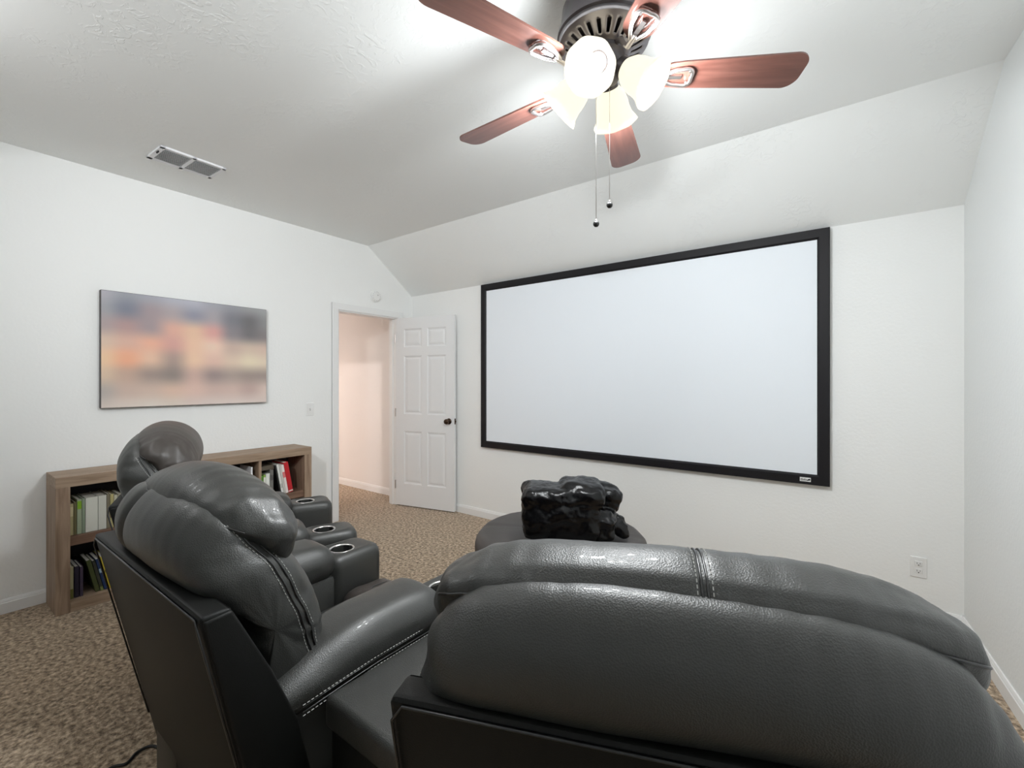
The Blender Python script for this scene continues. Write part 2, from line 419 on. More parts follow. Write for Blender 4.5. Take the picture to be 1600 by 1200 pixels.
# canvas picture with a blurred print
def make_canvas():
    y0, y1, z0, z1 = .752, 1.797, EYE-.180, EYE+.597
    t = thing('canvas_picture', 'wide canvas print with a blurred peach and grey image on the left wall', 'picture', (XL, (y0+y1)/2, z0))
    W = y1-y0; H = z1-z0; D = .038
    bx = MB().bbox(.002, D, -W/2, W/2, 0, H, .003).build('canvas_wrap', mat('canvas_edge', srgb(88, 84, 84), .8), t)
    rows = [
     [(165,162,170),(140,142,150),(150,150,160),(165,165,175),(170,170,180),(150,150,158),(138,138,145),(142,142,144),(150,150,152)],
     [(150,150,155),(112,116,130),(150,135,138),(160,148,150),(132,132,146),(155,148,153),(112,112,119),(98,95,98),(130,130,130)],
     [(160,145,145),(165,135,132),(150,135,138),(208,160,142),(215,178,150),(205,150,142),(128,122,126),(104,100,103),(122,115,115)],
     [(205,180,160),(205,165,148),(220,165,140),(200,150,140),(222,182,155),(226,192,172),(190,165,152),(200,178,160),(205,178,163)],
     [(226,188,152),(227,160,126),(218,180,155),(160,138,128),(222,186,158),(212,176,160),(208,185,165),(218,203,176),(216,198,176)],
     [(205,180,155),(185,155,138),(150,132,123),(132,120,113),(192,160,148),(145,128,124),(160,143,134),(150,134,126),(150,134,126)],
     [(168,160,154),(192,168,155),(196,172,158),(205,174,156),(208,176,163),(195,168,158),(198,172,162),(182,156,148),(205,184,174)],
     [(198,185,176),(208,194,184),(208,196,186),(206,192,180),(206,188,180),(208,192,184),(208,192,184),(206,190,182),(206,190,182)]]
    nr, nc = len(rows), len(rows[0]); NX, NZ = 54, 42
    vs = []; cols = []; fs = []
    sm = lambda f: f*f*(3-2*f)
    for j in range(NZ+1):
        v = j/NZ*(nr-1); a = min(int(v), nr-2); fv = sm(v-a)
        for i in range(NX+1):
            u = i/NX*(nc-1); b = min(int(u), nc-2); fu = sm(u-b)
            c = [((rows[a][b][k]*(1-fu)+rows[a][b+1][k]*fu)*(1-fv)+(rows[a+1][b][k]*(1-fu)+rows[a+1][b+1][k]*fu)*fv) for k in range(3)]
            cols.append(tuple([min(.88, q_*1.15+.045) for q_ in srgb(*c)[:3]]+[1]))
            vs.append((D+.0006, -W/2+.003+(W-.006)*i/NX, H-.003-(H-.006)*j/NZ))
    for j in range(NZ):
        for i in range(NX):
            k = j*(NX+1)+i; fs.append((k, k+1, k+NX+2, k+NX+1))
    m = bpy.data.materials.new('printed_canvas'); m.use_nodes = True; nt = m.node_tree
    at = nt.nodes.new('ShaderNodeVertexColor'); at.layer_name = 'print'
    nt.links.new(at.outputs['Color'], nt.nodes['Principled BSDF'].inputs['Base Color'])
    nt.nodes['Principled BSDF'].inputs['Roughness'].default_value = .75
    o = link('print_surface', vs, fs, m, t)
    ca = o.data.color_attributes.new('print', 'FLOAT_COLOR', 'POINT')
    for i, c in enumerate(cols): ca.data[i].color = c
make_canvas()

# smoke detector, switch, outlet, vent
t = thing('smoke_detector', 'round white smoke detector on the wall above the door', 'smoke detector', (XL, 2.905, EYE+.880))
RX = Matrix.Rotation(PI/2, 4, 'Y')
MB().lathe([(.0, 0), (.062, 0), (.062, .008), (.060, .012)], 36, RX).build('base_ring', 'white_plastic', t, True, 30)
MB().lathe([(.054, .011), (.054, .026), (.045, .034), (.02, .037), (0, .037)], 36, RX).build('cover', 'white_plastic', t, True, 30)
sl = MB()
for i in range(12):
    a = 2*PI*i/12
    sl.box(.0265, .0275, -.005, .005, -.0015, .0015, Matrix.Rotation(a, 4, 'X') @ Matrix.Translation((0.006, 0, .045)))
sl.lathe([(.004, .036), (.004, .0385), (0, .0385)], 12, Matrix.Translation((0, .012, .012)) @ RX)
sl.build('sensor_slots', 'dark', t)

t = thing('light_switch', 'white toggle light switch on the left wall beside the door casing', 'switch', (XL, 2.198, EYE-.260))
MB().bbox(0, .006, -.036, .036, -.058, .058, .003).build('cover_plate', 'white_plastic', t)
MB().bbox(.004, .008, -.006, .006, -.013, .013, .001).build('toggle_frame', mat('switch_grey', (.6, .6, .6), .4), t)
MB().bbox(.006, .018, -.004, .004, .0, .010, .002).build('toggle', 'white_plastic', t)
for z in (.03, -.03): MB().lathe([(.003, 0), (.003, .001)], 10, Matrix.Translation((.006, 0, z)) @ RX).build('screw', 'vent', t)

ox = .8039*1  # outlet position on the front wall
az = math.radians(36.5)-math.atan((1435-800)/700)
t = thing('wall_outlet', 'white double power outlet low on the wall right of the screen', 'outlet', (-YF*math.tan(az), YF, .302))
MB().bbox(-.036, .036, -.006, 0, -.058, .058, .003).build('cover_plate', 'white_plastic', t)
for z in (.021, -.021):
    r = MB().bbox(-.017, .017, -.009, -.004, z-.014, z+.014, .003).build('socket', 'white_plastic', t)
    s_ = MB(); s_.box(-.0075, -.0055, -.0095, -.008, z-.002, z+.007); s_.box(.0055, .0075, -.0095, -.008, z-.001, z+.006)
    s_.box(-.0025, .0025, -.0095, -.008, z-.010, z-.005)
    s_.build('slots', 'dark', r)

t = thing('ceiling_vent', 'white rectangular double air vent in the ceiling above the left wall', 'vent', (-3.345, 1.06, HC), math.radians(2))
vw, vl = .235, .355       # x width, y length
f = MB(); zt = -.012
for (a0, a1, b0, b1) in ((-vw/2, -vw/2+.028, -vl/2, vl/2), (vw/2-.022, vw/2, -vl/2, vl/2), (-vw/2, vw/2, -vl/2, -vl/2+.028), (-vw/2, vw/2, vl/2-.022, vl/2), (-vw/2, vw/2, -.011, .011)):
    f.bbox(a0, a1, b0, b1, zt, 0, .002)
f.build('frame', 'vent', t)
MB().box(-vw/2+.01, vw/2-.01, -vl/2+.01, vl/2-.01, -.003, -.001).build('duct_backing', 'dark', t)
for y0, y1 in ((-vl/2+.026, -.009), (.009, vl/2-.02)):
    s_ = MB()
    for i in range(9):
        x = -vw/2+.036+i*.0205
        s_.box(-.009, .009, y0, y1, -.0007, .0007, Matrix.Translation((x, 0, -.0085)) @ Matrix.Rotation(math.radians(38), 4, 'Y'))
    s_.build('louvers', 'vent', t)
MB().box(.02, .05, -vl/2+.008, -vl/2+.014, zt-.008, zt).build('damper_lever', 'dark', t)

# unseen dome behind the camera, added as fill beside the fan
t = thing('added_fill_dome', 'round frosted fill dome added out of view on the ceiling behind the recliners', 'fill light', FILL_DOME)
MB().lathe([(.16, 0), (.16, -.02), (.15, -.025)], 36).build('base', 'nickel', t, True, 30)
MB().lathe([(.148, -.022), (.14, -.05), (.11, -.08), (.06, -.098), (0, -.104)], 36).build('glass_shade', 'dome', t, True)
ld = bpy.data.lights.new('dome_fill', 'POINT'); ld.energy = FILL_DOME_W; ld.shadow_soft_size = .12; ld.color = (.96, .985, 1)
lo = bpy.data.objects.new('dome_fill', ld); C.objects.link(lo); lo.location = FILL_DOME+Vector((0, 0, -.24))
# added spot, out of view behind the camera, lifting the dim far left corner
t = thing('added_fill_spot', 'small white fill spot added out of view, turned towards the doorway corner', 'fill light', FILL_SPOT)
MB().lathe([(.05, 0), (.05, -.02), (.02, -.025)], 24).build('base', 'white_plastic', t, True, 30)
MB().lathe([(.010, -.02), (.010, -.10)], 12).build('stem', 'white_plastic', t, True, 30)
dirv = (FILL_SPOT_AIM-(FILL_SPOT+Vector((0, 0, -.13)))).normalized(); q_ = dirv.to_track_quat('-Z', 'Y')
hm_ = Matrix.Translation((0, 0, -.13)) @ q_.to_matrix().to_4x4()
MB().lathe([(0, .05), (.03, .045), (.045, .01), (.05, -.05), (.046, -.05), (.040, .0)], 24, hm_, caps=False).build('lamp_head', 'white_plastic', t, True, 40)
MB().lathe([(0, -.02), (.042, -.02), (.042, -.018), (0, -.018)], 24, hm_).build('lens', 'dome', t, True)
ld = bpy.data.lights.new('spot_fill', 'SPOT'); ld.energy = FILL_SPOT_W; ld.spot_size = math.radians(78); ld.spot_blend = 1; ld.shadow_soft_size = .05; ld.color = (.96, .985, 1)
lo = bpy.data.objects.new('spot_fill', ld); C.objects.link(lo); lo.location = FILL_SPOT+Vector((0, 0, -.13))+dirv*.07; lo.rotation_euler = q_.to_euler()
ld = bpy.data.lights.new('hall_bulb', 'POINT'); ld.energy = HALL_W; ld.shadow_soft_size = .025; ld.color = (1, .87, .82)
lo = bpy.data.objects.new('hall_bulb', ld); C.objects.link(lo); lo.location = (-5.72, .62, 2.33)
ld = bpy.data.lights.new('hall_lamp', 'POINT'); ld.energy = 1.6; ld.shadow_soft_size = .15; ld.color = (1, .90, .90)
lo = bpy.data.objects.new('hall_lamp', ld); C.objects.link(lo); lo.location = (-5.6, 2.6, 2.25)

# ================================================================ CEILING FAN
def make_fan():
    t = thing('ceiling_fan', 'five blade cherry wood ceiling fan with four lit frosted shades', 'ceiling fan', FAN)
    dz = HC-FAN.z
    UP = Matrix.Translation((0, 0, .068))
    MB().lathe([(.09, dz), (.09, dz-.02), (.07, dz-.04), (.03, dz-.05)], 36).build('canopy', 'nickel_dark', t, True, 40)
    MB().lathe([(.0, .225), (.06, .225), (.115, .20), (.142, .16), (.148, .10), (.150, .085), (.158, .080), (.160, .066), (.150, .056), (.142, .050)], 48, UP).build('motor_housing', 'nickel_dark', t, True, 35)
    # vented lower bowl: ring with wide fins
    b = MB()
    n = 120; prof = [(.152, .060), (.149, .046), (.139, .040), (.130, .036), (.112, .026), (.092, .018), (.084, .016), (.074, .012), (.070, .022)]
    vs = [(r_*math.cos(2*PI*i/n), r_*math.sin(2*PI*i/n), z) for r_, z in prof for i in range(n)]; fs = []
    for k in range(len(prof)-1):
        for i in range(n):
            if 3 <= k < 5 and i % 5 in (0, 1): continue          # slots between the fins
            fs.append((k*n+i, k*n+(i+1) % n, (k+1)*n+(i+1) % n, (k+1)*n+i))
    b.add(vs, fs, UP)
    vr = b.build('vent_ring', 'pewter', t, True, 35)
    sm_ = vr.modifiers.new('thickness', 'SOLIDIFY'); sm_.thickness = .003; sm_.offset = 1
    MB().lathe([(.0, .055), (.138, .056), (.138, .054), (0, .051)], 32, UP).build('vent_backing', 'dark', t)
    MB().lathe([(.0, .095), (.072, .095), (.074, .080), (.070, .066), (.062, .060), (.057, .052), (.056, .010), (.050, -.012), (.03, -.020), (0, -.021)], 40).build('light_hub', 'nickel_dark', t, True, 35)
    # blades
    for k in range(5):
        ang = math.radians(33.4+72*k)
        R = Matrix.Rotation(ang, 4, 'Z')
        pitch = Matrix.Rotation(math.radians(-11), 4, 'X')
        r0, r1 = .185, .665
        out = []
        # outline of a blade, from root to tip, rounded
        def hw(s):   # half width along the blade
            return .049+.019*s
        N = 14
        L = r1-r0; rc = .045
        up = []
        for i in range(9):                       # root arc
            a = math.radians(180-90*i/8); up.append((r0+.05+.05*math.cos(a), (hw(.08)-.002)*math.sin(a)))
        for i in range(1, N): s = i/N; up.append((r0+.05+(L-.05-rc)*s, hw(.08+.92*s)))
        for i in range(9):
            a = math.radians(90-90*i/8); up.append((r1-rc+rc*math.cos(a), hw(1)-rc*1.0+rc*math.sin(a)))
        dn = [(x, -y) for x, y in reversed(up[1:-1])] if up[-1][1] < 1e-6 else [(x, -y) for x, y in reversed(up[1:])]
        # gently bowed tip
        poly = up+dn
        th = .0032
        vs = [(x, y, -th) for x, y in poly]+[(x, y, th) for x, y in poly]; n = len(poly)
        fs = [tuple(range(n))[::-1], tuple(range(n, 2*n))]+[(i, (i+1) % n, n+(i+1) % n, n+i) for i in range(n)]
        o = link('blade', vs, fs, 'cherry', t)
        o.matrix_local = R @ pitch
        # blade iron: arm plus open teardrop loop under the blade
        ib = MB()
        ib.tube([(.068, 0, .078), (.10, 0, .062), (.135, 0, .018), (.17, 0, -.017), (.215, 0, -.014)], .0085, 10, rf=lambda f: 1.15-.3*f)
        loop = []
        for i in range(40):
            a = 2*PI*i/40
            x = .242+.052*math.cos(a); wdt = .036*(.30+.70*(x-.19)/.104)
            loop.append((x+(.012*abs(math.sin(a)) if math.cos(a) > 0 else 0), wdt*1.25*math.sin(a), -.012))
        ib.tube(loop, .0068, 8, closed=True)
        ib.box(.20, .262, -.007, .007, -.0125, -.006)
        io = ib.build('blade_iron', 'nickel', t, True, 50); io.matrix_local = R @ pitch
        for (x, y) in ((.205, .0), (.285, .026), (.285, -.026)):
            MB().lathe([(0, -.019 if x > .25 else -.016), (.005, -.019 if x > .25 else -.016), (.005, -.006)], 10, Matrix.Translation((x, y, 0))).build('screw', 'nickel', io, True, 40)
    # light shades
    for k in range(4):
        ang = math.radians(-80+90*k)
        tilt = math.radians(50)
        # local frame: shade axis along local -Z, tilted outwards
        base = Matrix.Rotation(ang, 4, 'Z') @ Matrix.Translation((.044, 0, .030)) @ Matrix.Rotation(-tilt, 4, 'Y') @ Matrix.Scale(1.2, 4)
        MB().lathe([(.012, .02), (.014, -.005), (.026, -.012), (.028, -.034), (.024, -.037)], 24, base).build('lamp_holder', 'nickel_dark', t, True, 40)
        pr = [(.026, -.030), (.034, -.040), (.043, -.055), (.048, -.075), (.050, -.095), (.055, -.113), (.066, -.130), (.068, -.134), (.063, -.131), (.051, -.114), (.046, -.095), (.044, -.075), (.039, -.057), (.030, -.042)]
        vs = []; fs = []; n = 48
        for r, z in pr:
            for i in range(n):
                a = 2*PI*i/n; fl = 1+.018*math.cos(8*a)*max(0, (-z-.10)/.034)
                vs.append((r*fl*math.cos(a), r*fl*math.sin(a), z))
        for j in range(len(pr)-1):
            for i in range(n): fs.append((j*n+i, j*n+(i+1) % n, (j+1)*n+(i+1) % n, (j+1)*n+i))
        sh = MB().add(vs, fs, base).build('lamp_shade', 'glass_on', t, True)
        MB().lathe([(.0, -.034), (.012, -.036), (.013, -.05), (.022, -.068), (.027, -.085), (.025, -.10), (.015, -.112), (0, -.116)], 24, base).build('bulb', 'bulb', t, True)
        l = bpy.data.lights.new('fan_bulb', 'POINT'); l.energy = BULB_W; l.shadow_soft_size = .035; l.color = (.93, .975, 1)
        ob = bpy.data.objects.new('fan_bulb', l); C.objects.link(ob)
        ob.location = FAN+(base @ Vector((0, 0, -.165)))
    # pull chains
    for (dx, dy, zb) in ((-.034, .012, -.487), (.012, .022, -.428)):
        p = MB(); L0 = -.018
        p.tube([(dx*.8, dy*.8, L0), (dx, dy, L0-.02), (dx, dy, zb)], .0013, 6)
        nb = int((L0-zb)/.008)
        c = p.build('pull_chain', 'steel_chain', t, True)
        MB().lathe([(0, .011), (.004, .0105), (.008, .0075), (.0108, .001), (.0098, -.005), (.006, -.0095), (0, -.011)], 20, Matrix.Translation((dx, dy, zb-.008))).build('pull_ball', 'plastic', c, True)
        MB().lathe([(.003, .004), (.003, -.002)], 10, Matrix.Translation((dx, dy, zb+.004))).build('chain_cap', 'nickel', c, True)
make_fan()

# ================================================================ UPHOLSTERY
def fbm(x, y, z, o=3):
    v = 0; a = 1
    for i in range(o):
        v += a*noise.noise(Vector((x, y, z))); x *= 2.03; y *= 2.03; z *= 2.03; a *= .5
    return v

class Cushion:
    """closed cross-section in (y, z) swept along x from -W/2 to W/2 with rounded ends"""
    def __init__(s, W, prof, m=72, p=5.0, arch=0, fwd=0, disp=None, xoff=0, endmin=.04, taper=None):
        s.W = W; s.prof = catmull([(a, b, 0) for a, b in prof], m); s.m = m; s.p = p
        s.cy = sum(q.x for q in s.prof)/m; s.cz = sum(q.y for q in s.prof)/m
        s.arch = arch; s.fwd = fwd; s.disp = disp; s.xoff = xoff; s.taper = taper
    def sc(s, u):
        return max(0.0, 1-abs(u)**s.p)**(1/2.2)
    def raw(s, u, t):
        k = (t % 1)*s.m; i = int(k); f = k-i
        q = s.prof[i % s.m]*(1-f)+s.prof[(i+1) % s.m]*f
        g = s.sc(u)
        y = s.cy+(q.x-s.cy)*g+s.fwd*u*u; z = s.cz+(q.y-s.cz)*g-s.arch*u*u
        return Vector((s.xoff+u*s.W/2, y, z))
    def at(s, u, t, off=0):
        P = s.raw(u, t)
        e = 1e-3
        u1 = max(-.9995, min(.9995, u))
        du = s.raw(min(.9999, u1+e), t)-s.raw(max(-.9999, u1-e), t)
        dt = s.raw(u1, t+.004)-s.raw(u1, t-.004)
        n = du.cross(dt)
        if n.length > 1e-12: n.normalize()
        c = Vector((P.x*.8, s.cy, s.cz))
        if n.dot(P-c) < 0: n = -n
        d = s.disp(u, t, P) if s.disp else 0
        return P+n*(d+off)
    def mesh(s, name, m, parent, nu=96):
        us = [-math.cos(PI*(i+.35)/(nu-.3+0.0)) if False else None for i in range(0)]
        us = []
        for i in range(nu+1):
            a = -1+2*i/nu
            # concentrate samples near the ends
            us.append(math.sin(a*PI/2)*.35+a*.65 if abs(a) < 1 else a)
        us = [max(-.9985, min(.9985, x)) for x in us]
        vs = []; fs = []
        for u in us:
            for k in range(s.m): vs.append(s.at(u, k/s.m))
        for j in range(nu):
            for k in range(s.m): fs.append((j*s.m+k, j*s.m+(k+1) % s.m, (j+1)*s.m+(k+1) % s.m, (j+1)*s.m+k))
        a = len(vs); vs.append(sum((vs[k] for k in range(s.m)), Vector())/s.m)
        b = len(vs); vs.append(sum((vs[nu*s.m+k] for k in range(s.m)), Vector())/s.m)
        for k in range(s.m):
            fs.append((a, (k+1) % s.m, k)); fs.append((b, nu*s.m+k, nu*s.m+(k+1) % s.m))
        return link(name, vs, fs, m, parent, True)
    def side_path(s, yz, sx, off, n=80):
        out = []
        for q in catmull([(a, b, 0) for a, b in yz], n, closed=False):
            best = None
            for k in range(s.m):
                for f in (0, .5):
                    t = (k+f)/s.m; i = int(t*s.m); P = s.prof[i]*(1-f)+s.prof[(i+1) % s.m]*f
                    a = (P.x-s.cy, P.y-s.cz); b = (q.x-s.cy, q.y-s.cz+s.arch*.9)
                    la, lb = math.hypot(*a), math.hypot(*b)
                    c = (a[0]*b[0]+a[1]*b[1])/(la*lb+1e-9)
                    if best is None or c > best[0]: best = (c, t, min(.98, lb/la))
            g = best[2]; u = (1-g**2.2)**(1/s.p)
            out.append(s.at(sx*u, best[1], off))
        # light smoothing
        for _ in range(3): out = [out[0]]+[(out[i-1]+out[i]*2+out[i+1])/4 for i in range(1, len(out)-1)]+[out[-1]]
        return out
    def path(s, uts, off, n=80):
        q = catmull([(a, b, 0) for a, b in uts], n, closed=False)
        return [s.at(p.x, p.y, off) for p in q]

def stitches(paths, step=.009, ln=.0055, r=.0011):
    b = MB()
    for P in paths:
        acc = 0
        for i in range(len(P)-1):
            d = (P[i+1]-P[i]); L = d.length
            if L < 1e-6: continue
            while acc < L:
                a = P[i]+d*(acc/L); e = a+d.normalized()*ln
                b.tube([a, e], r, 4); acc += step
            acc -= L
    return b

def soft_box(x0, x1, y0, y1, z0, z1, r=.03, amp=.004, seed=0, nx=16, crown=0, slope=None):
    """padded block: rounded box mesh, optional crown on the top"""
    bm = bmesh.new(); bmesh.ops.create_cube(bm, size=1)
    bmesh.ops.subdivide_edges(bm, edges=bm.edges[:], cuts=nx, use_grid_fill=True)
    cx, cy, cz = (x0+x1)/2, (y0+y1)/2, (z0+z1)/2; hx, hy, hz = (x1-x0)/2, (y1-y0)/2, (z1-z0)/2
    for v in bm.verts:
        q = Vector((v.co.x*2*hx, v.co.y*2*hy, v.co.z*2*hz))
        # denser near the faces: project on rounded box
        c = Vector((max(-hx+r, min(hx-r, q.x)), max(-hy+r, min(hy-r, q.y)), max(-hz+r, min(hz-r, q.z))))
        d = q-c
        if d.length > 1e-9:
            q = c+d.normalized()*min(r, max(abs(d.x), abs(d.y), abs(d.z)))
        fx, fy = q.x/hx, q.y/hy
        if q.z > 0: q.z += crown*(1-fx**2)*(1-fy**4)*(q.z/hz)
        if slope: q.z += slope(fy)*(q.z+hz)/(2*hz)
        nn = fbm((q.x+seed)*7, q.y*7, q.z*7, 3)*amp
        q += (d.normalized() if d.length > 1e-9 else Vector((0, 0, 0)))*nn
        v.co = Vector((cx, cy, cz))+q
    bm.verts.index_update(); vs = [v.co.copy() for v in bm.verts]; fs = [tuple(v.index for v in f.verts) for f in bm.faces]
    bm.free()
    return vs, fs

def make_recliner(label, loc, rz, seed, look):
    t = thing('recliner', label, 'recliner', loc, rz, 'black leather theatre recliners')
    w2 = .40
    L = 'leather'
    # --- base box under the seat
    MB().bbox(-w2+.02, w2-.02, .16, .80, .035, .36, .012).build('base', 'leather_matte', t, True, 40)
    for sx in (-1, 1):
        for yy in (.2, .74):
            MB().lathe([(.02, 0), (.024, .04)], 12, Matrix.Translation((sx*.33, yy, 0))).build('foot', 'plastic', t, True, 40)
    # --- rear shell: leaning slab with side wings
    ty = lambda h: .16*(.90-h)/.74          # y of the rear face at height h
    sh = MB()
    prof = [(ty(.16), .16), (0, .895), (.004, .902), (.052, .902), (.058, .896), (.075, .80), (.20, .16)]
    def slab(pf, xa, xb, bev=.006):
        bm = bmesh.new()
        f0 = [bm.verts.new((xa, y, z)) for y, z in pf]; f1 = [bm.verts.new((xb, y, z)) for y, z in pf]
        bm.faces.new(f0[::-1]); bm.faces.new(f1)
        n = len(pf)
        for i in range(n): bm.faces.new((f0[i], f0[(i+1) % n], f1[(i+1) % n], f1[i]))
        bmesh.ops.recalc_face_normals(bm, faces=bm.faces[:])
        bmesh.ops.bevel(bm, geom=[e for e in bm.edges if e.calc_face_angle(0) > .6], offset=bev, segments=3, profile=.5, affect='EDGES')
        bm.verts.index_update(); r = ([v.co.copy() for v in bm.verts], [tuple(v.index for v in f.verts) for f in bm.faces]); bm.free(); return r
    sh.add(*slab(prof, -w2, w2, .007))
    sh.build('back_shell', 'leather_matte', t, True, 35)
    wing = [(ty(.16)+.004, .165), (.004, .893), (.056, .897), (.135, .735), (.19, .60), (.235, .40), (.25, .165)]
    for sx in (-1, 1):
        xa, xb = (w2-.035, w2+.004) if sx > 0 else (-w2-.004, -w2+.035)
        MB().add(*slab(wing, xa, xb, .006)).build('side_wing', 'leather_matte', t, True, 35)
    # welt along the shell's upper rear edge and down its corners
    wp = [(-w2+.004, ty(.3)-.002, .3), (-w2+.004, -.001, .87), (-w2+.02, -.001, .892), (w2-.02, -.001, .892), (w2-.004, -.001, .87), (w2-.004, ty(.3)-.002, .3)]
    MB().tube(wp, .0024, 6).build('shell_welt', 'piping', t, True)

    # --- lower back cushion
    def dl(u, s, P):
        s = s % 1
        d = .005*fbm(P.x*4+seed, P.y*5, P.z*5, 2)
        # puckers close to the seam at the sides
        e = math.exp(-((abs(u)-.93)/.10)**2)
        d += e*.012*noise.noise(Vector((u*5, P.z*24, seed*3.1)))
        d += .0030*math.exp(-((abs(u)-.93)/.16)**2)*noise.noise(Vector((u*9+3*noise.noise(P*9), P.z*60, seed)))
        top_ = math.exp(-((P.z-1.06)/.09)**2)
        d += .0045*top_*(.15+.85*abs(u)**2)*noise.noise(Vector((u*17+seed, P.z*4, 1.7)))
        for (u0, wd, a) in look.get('dents', []): d -= a*math.exp(-((u-u0-(P.z-1.0)*1.2)/wd)**2)*math.exp(-((s-.33)/.14)**2)
        return d
    W1 = look.get('w', .72)
    lp = [(.10, .50), (.10, .70), (.085, .82), (.055, .88), (.012, .915), (-.012, .965), (-.008, 1.03), (.035, 1.085), (.09, 1.08), (.17, 1.02), (.25, .93), (.305, .80), (.32, .66), (.29, .52), (.2, .45)]
    low = Cushion(W1, [(a, b+(look.get('dz', 0)+look.get('sz', 0))*max(0, (b-.8)/.25)) for a, b in lp], 112, look.get('lp', 6), 0.03, look.get('fwd', .01), dl, look.get('xo', 0))
    lo_ = low.mesh('back_cushion', L, t, 110)
    SP = [(.065, 1.05), (.095, 1.0), (.13, .945), (.165, .87), (.195, .80), (.23, .69), (.258, .58), (.265, .52)]
    for sx in (-1, 1):
        b = MB()
        for o_ in (0, .016): MB().tube(low.side_path([(a+o_, h) for a, h in SP], sx, .001), .0022, 6).build('side_piping', 'piping', lo_, True)
        for o_ in (-.008, .024): stitches([low.side_path([(a+o_, h) for a, h in SP], sx, .001)], .010, .006, .0009).build('stitching', 'thread', lo_)

    # --- headrest roll, sewn to the rear panel along the upper seam
    def dh(u, s, P):
        d = .007*fbm(P.x*3.2+seed*2, P.y*4, P.z*4, 2)
        d += .0045*noise.noise(Vector((u*15+seed, P.z*3, 2.7)))*(.2+.8*abs(u)**2)
        d += .012*(abs(u)**3)*noise.noise(Vector((P.z*22, P.y*16, seed+4.2)))
        d += .0045*math.exp(-((abs(u)-.86)/.2)**2)*noise.noise(Vector((P.z*42+4*noise.noise(P*8), P.y*38, seed+u*4)))
        if look.get('mid'): d -= .0045*math.exp(-((u-look['mid'])/.012)**2)
        return d
    hp = [(.035, 1.080), (.05, 1.108), (.085, 1.130), (.135, 1.138), (.195, 1.118), (.243, 1.07), (.264, 1.0), (.25, .935), (.20, .91), (.14, .95), (.085, 1.01), (.045, 1.055)]
    if look.get('sz'): hp[0] = (.052, 1.098); hp[1] = (.066, 1.118); hp[-1] = (.06, 1.07)
    hp = [(a, b+look.get('dz', 0)) for a, b in hp]
    head = Cushion(W1-.03, hp, 96, look.get('p', 3.6), look.get('arch', .050), look.get('fwd', .01), dh, look.get('xo', 0))
    ho = head.mesh('headrest', look.get('hm', L), t, 130)
    SEAM = .985
    MB().tube(head.path([(u, SEAM) for u in (-.93, -.8, -.5, -.2, .2, .5, .8, .93)], .001, 90), .0022, 6).build('seam_welt', 'piping', ho, True)
    if look.get('mid'):
        u0 = look['mid']
        for du in (-.010, .010): MB().tube(head.path([(u0+du, tt) for tt in (0, .08, .16, .25, .35, .45)], .0015), .0018, 6).build('centre_seam', 'piping', ho, True)
        for du in (-.026, .026): stitches([head.path([(u0+du, tt) for tt in (0, .08, .16, .25, .35, .45)], .0005)], .008, .005, .0008).build('stitching', 'thread', ho)

    # --- seat and footrest
    vs, fs = soft_box(-.205, .205, .24, .72, .33, .50, .05, .006, seed, 18, .018)
    so = MB().add(vs, fs).build('seat_cushion', L, t, True)
    vs, fs = soft_box(-.205, .205, .66, .885, .10, .535, .06, .005, seed+3, 20, .012)
    fo = MB().add(vs, fs).build('footrest', 'leather_brown', t, True)
    for x in (-.10, .10):
        MB().tube([(x, .672, .44), (x, .675, .50), (x, .70, .537), (x, .76, .549), (x, .82, .546), (x, .865, .525), (x, .888, .47), (x, .888, .2)], .0022, 6).build('seam_welt', 'piping', fo, True)

    # --- arms
    for sx in (-1, 1):
        xc = sx*.295
        # body of the arm with the cup platform: rounded outline with a real well
        a = MB().bbox(xc-.088, xc+.088, .14, .665, .06, .60, .02).build('arm', L, t, True, 40)
        out = rrect(.19, .235, .042, 6, xc, .765); n = len(out)
        cyc, rr = .745, .043
        cir = []
        for (x, y) in out:
            an = math.atan2(y-cyc, x-xc); cir.append((xc+rr*math.cos(an), cyc+rr*math.sin(an)))
        cx0, cy0 = xc, .765
        def shrink(d): return [(cx0+(x-cx0)*(1-d/.095), cy0+(y-cy0)*(1-d/.1175)) for x, y in out]
        mixp = lambda A, B, f: [(a[0]*(1-f)+b_[0]*f, a[1]*(1-f)+b_[1]*f) for a, b_ in zip(A, B)]
        rings = [(shrink(.004), .06), (out, .08), (out, .58), (out, .615), (shrink(.003), .638), (shrink(.010), .652), (shrink(.022), .660), (shrink(.034), .662), (mixp(out, cir, .62), .659), (mixp(out, cir, .88), .656), (cir, .655), (cir, .585), ([(xc+(x-xc)*.2, cyc+(y-cyc)*.2) for x, y in cir], .584)]
        vs = [(x, y, z+.004*fbm(x*9, y*9, z*9+seed, 2)*(1 if 2 < k < 8 else 0)) for k, (ring, z) in enumerate(rings) for x, y in ring]; fs = []
        for k in range(len(rings)-1):
            for i in range(n): fs.append((k*n+i, k*n+(i+1) % n, (k+1)*n+(i+1) % n, (k+1)*n+i))
        fs.append(tuple((len(rings)-1)*n+i for i in range(n)))
        cp = MB().add(vs, fs).build('cup_console', L, t, True, 50)
        MB().lathe([(rr-.001, .650), (rr+.002, .6585), (rr+.005, .6600), (rr+.0075, .6585), (rr+.0075, .655)], 40, Matrix.Translation((xc, cyc, 0)), caps=False).build('cup_ring', 'chrome', cp, True)
        MB().lathe([(0, .587), (rr-.0015, .587), (rr-.0015, .657)], 36, Matrix.Translation((xc, cyc, 0)), caps=False).build('cup_well', 'plastic', cp, True)
        # padded top
        slope = lambda f: -.05*max(0, (-f+.1))**1.3
        vs, fs = soft_box(xc-.108, xc+.108, .10, .672, .585, .712, .058, .004, seed+sx, 20, .018, slope)
        pd = MB().add(vs, fs).build('arm_pad', L, t, True)
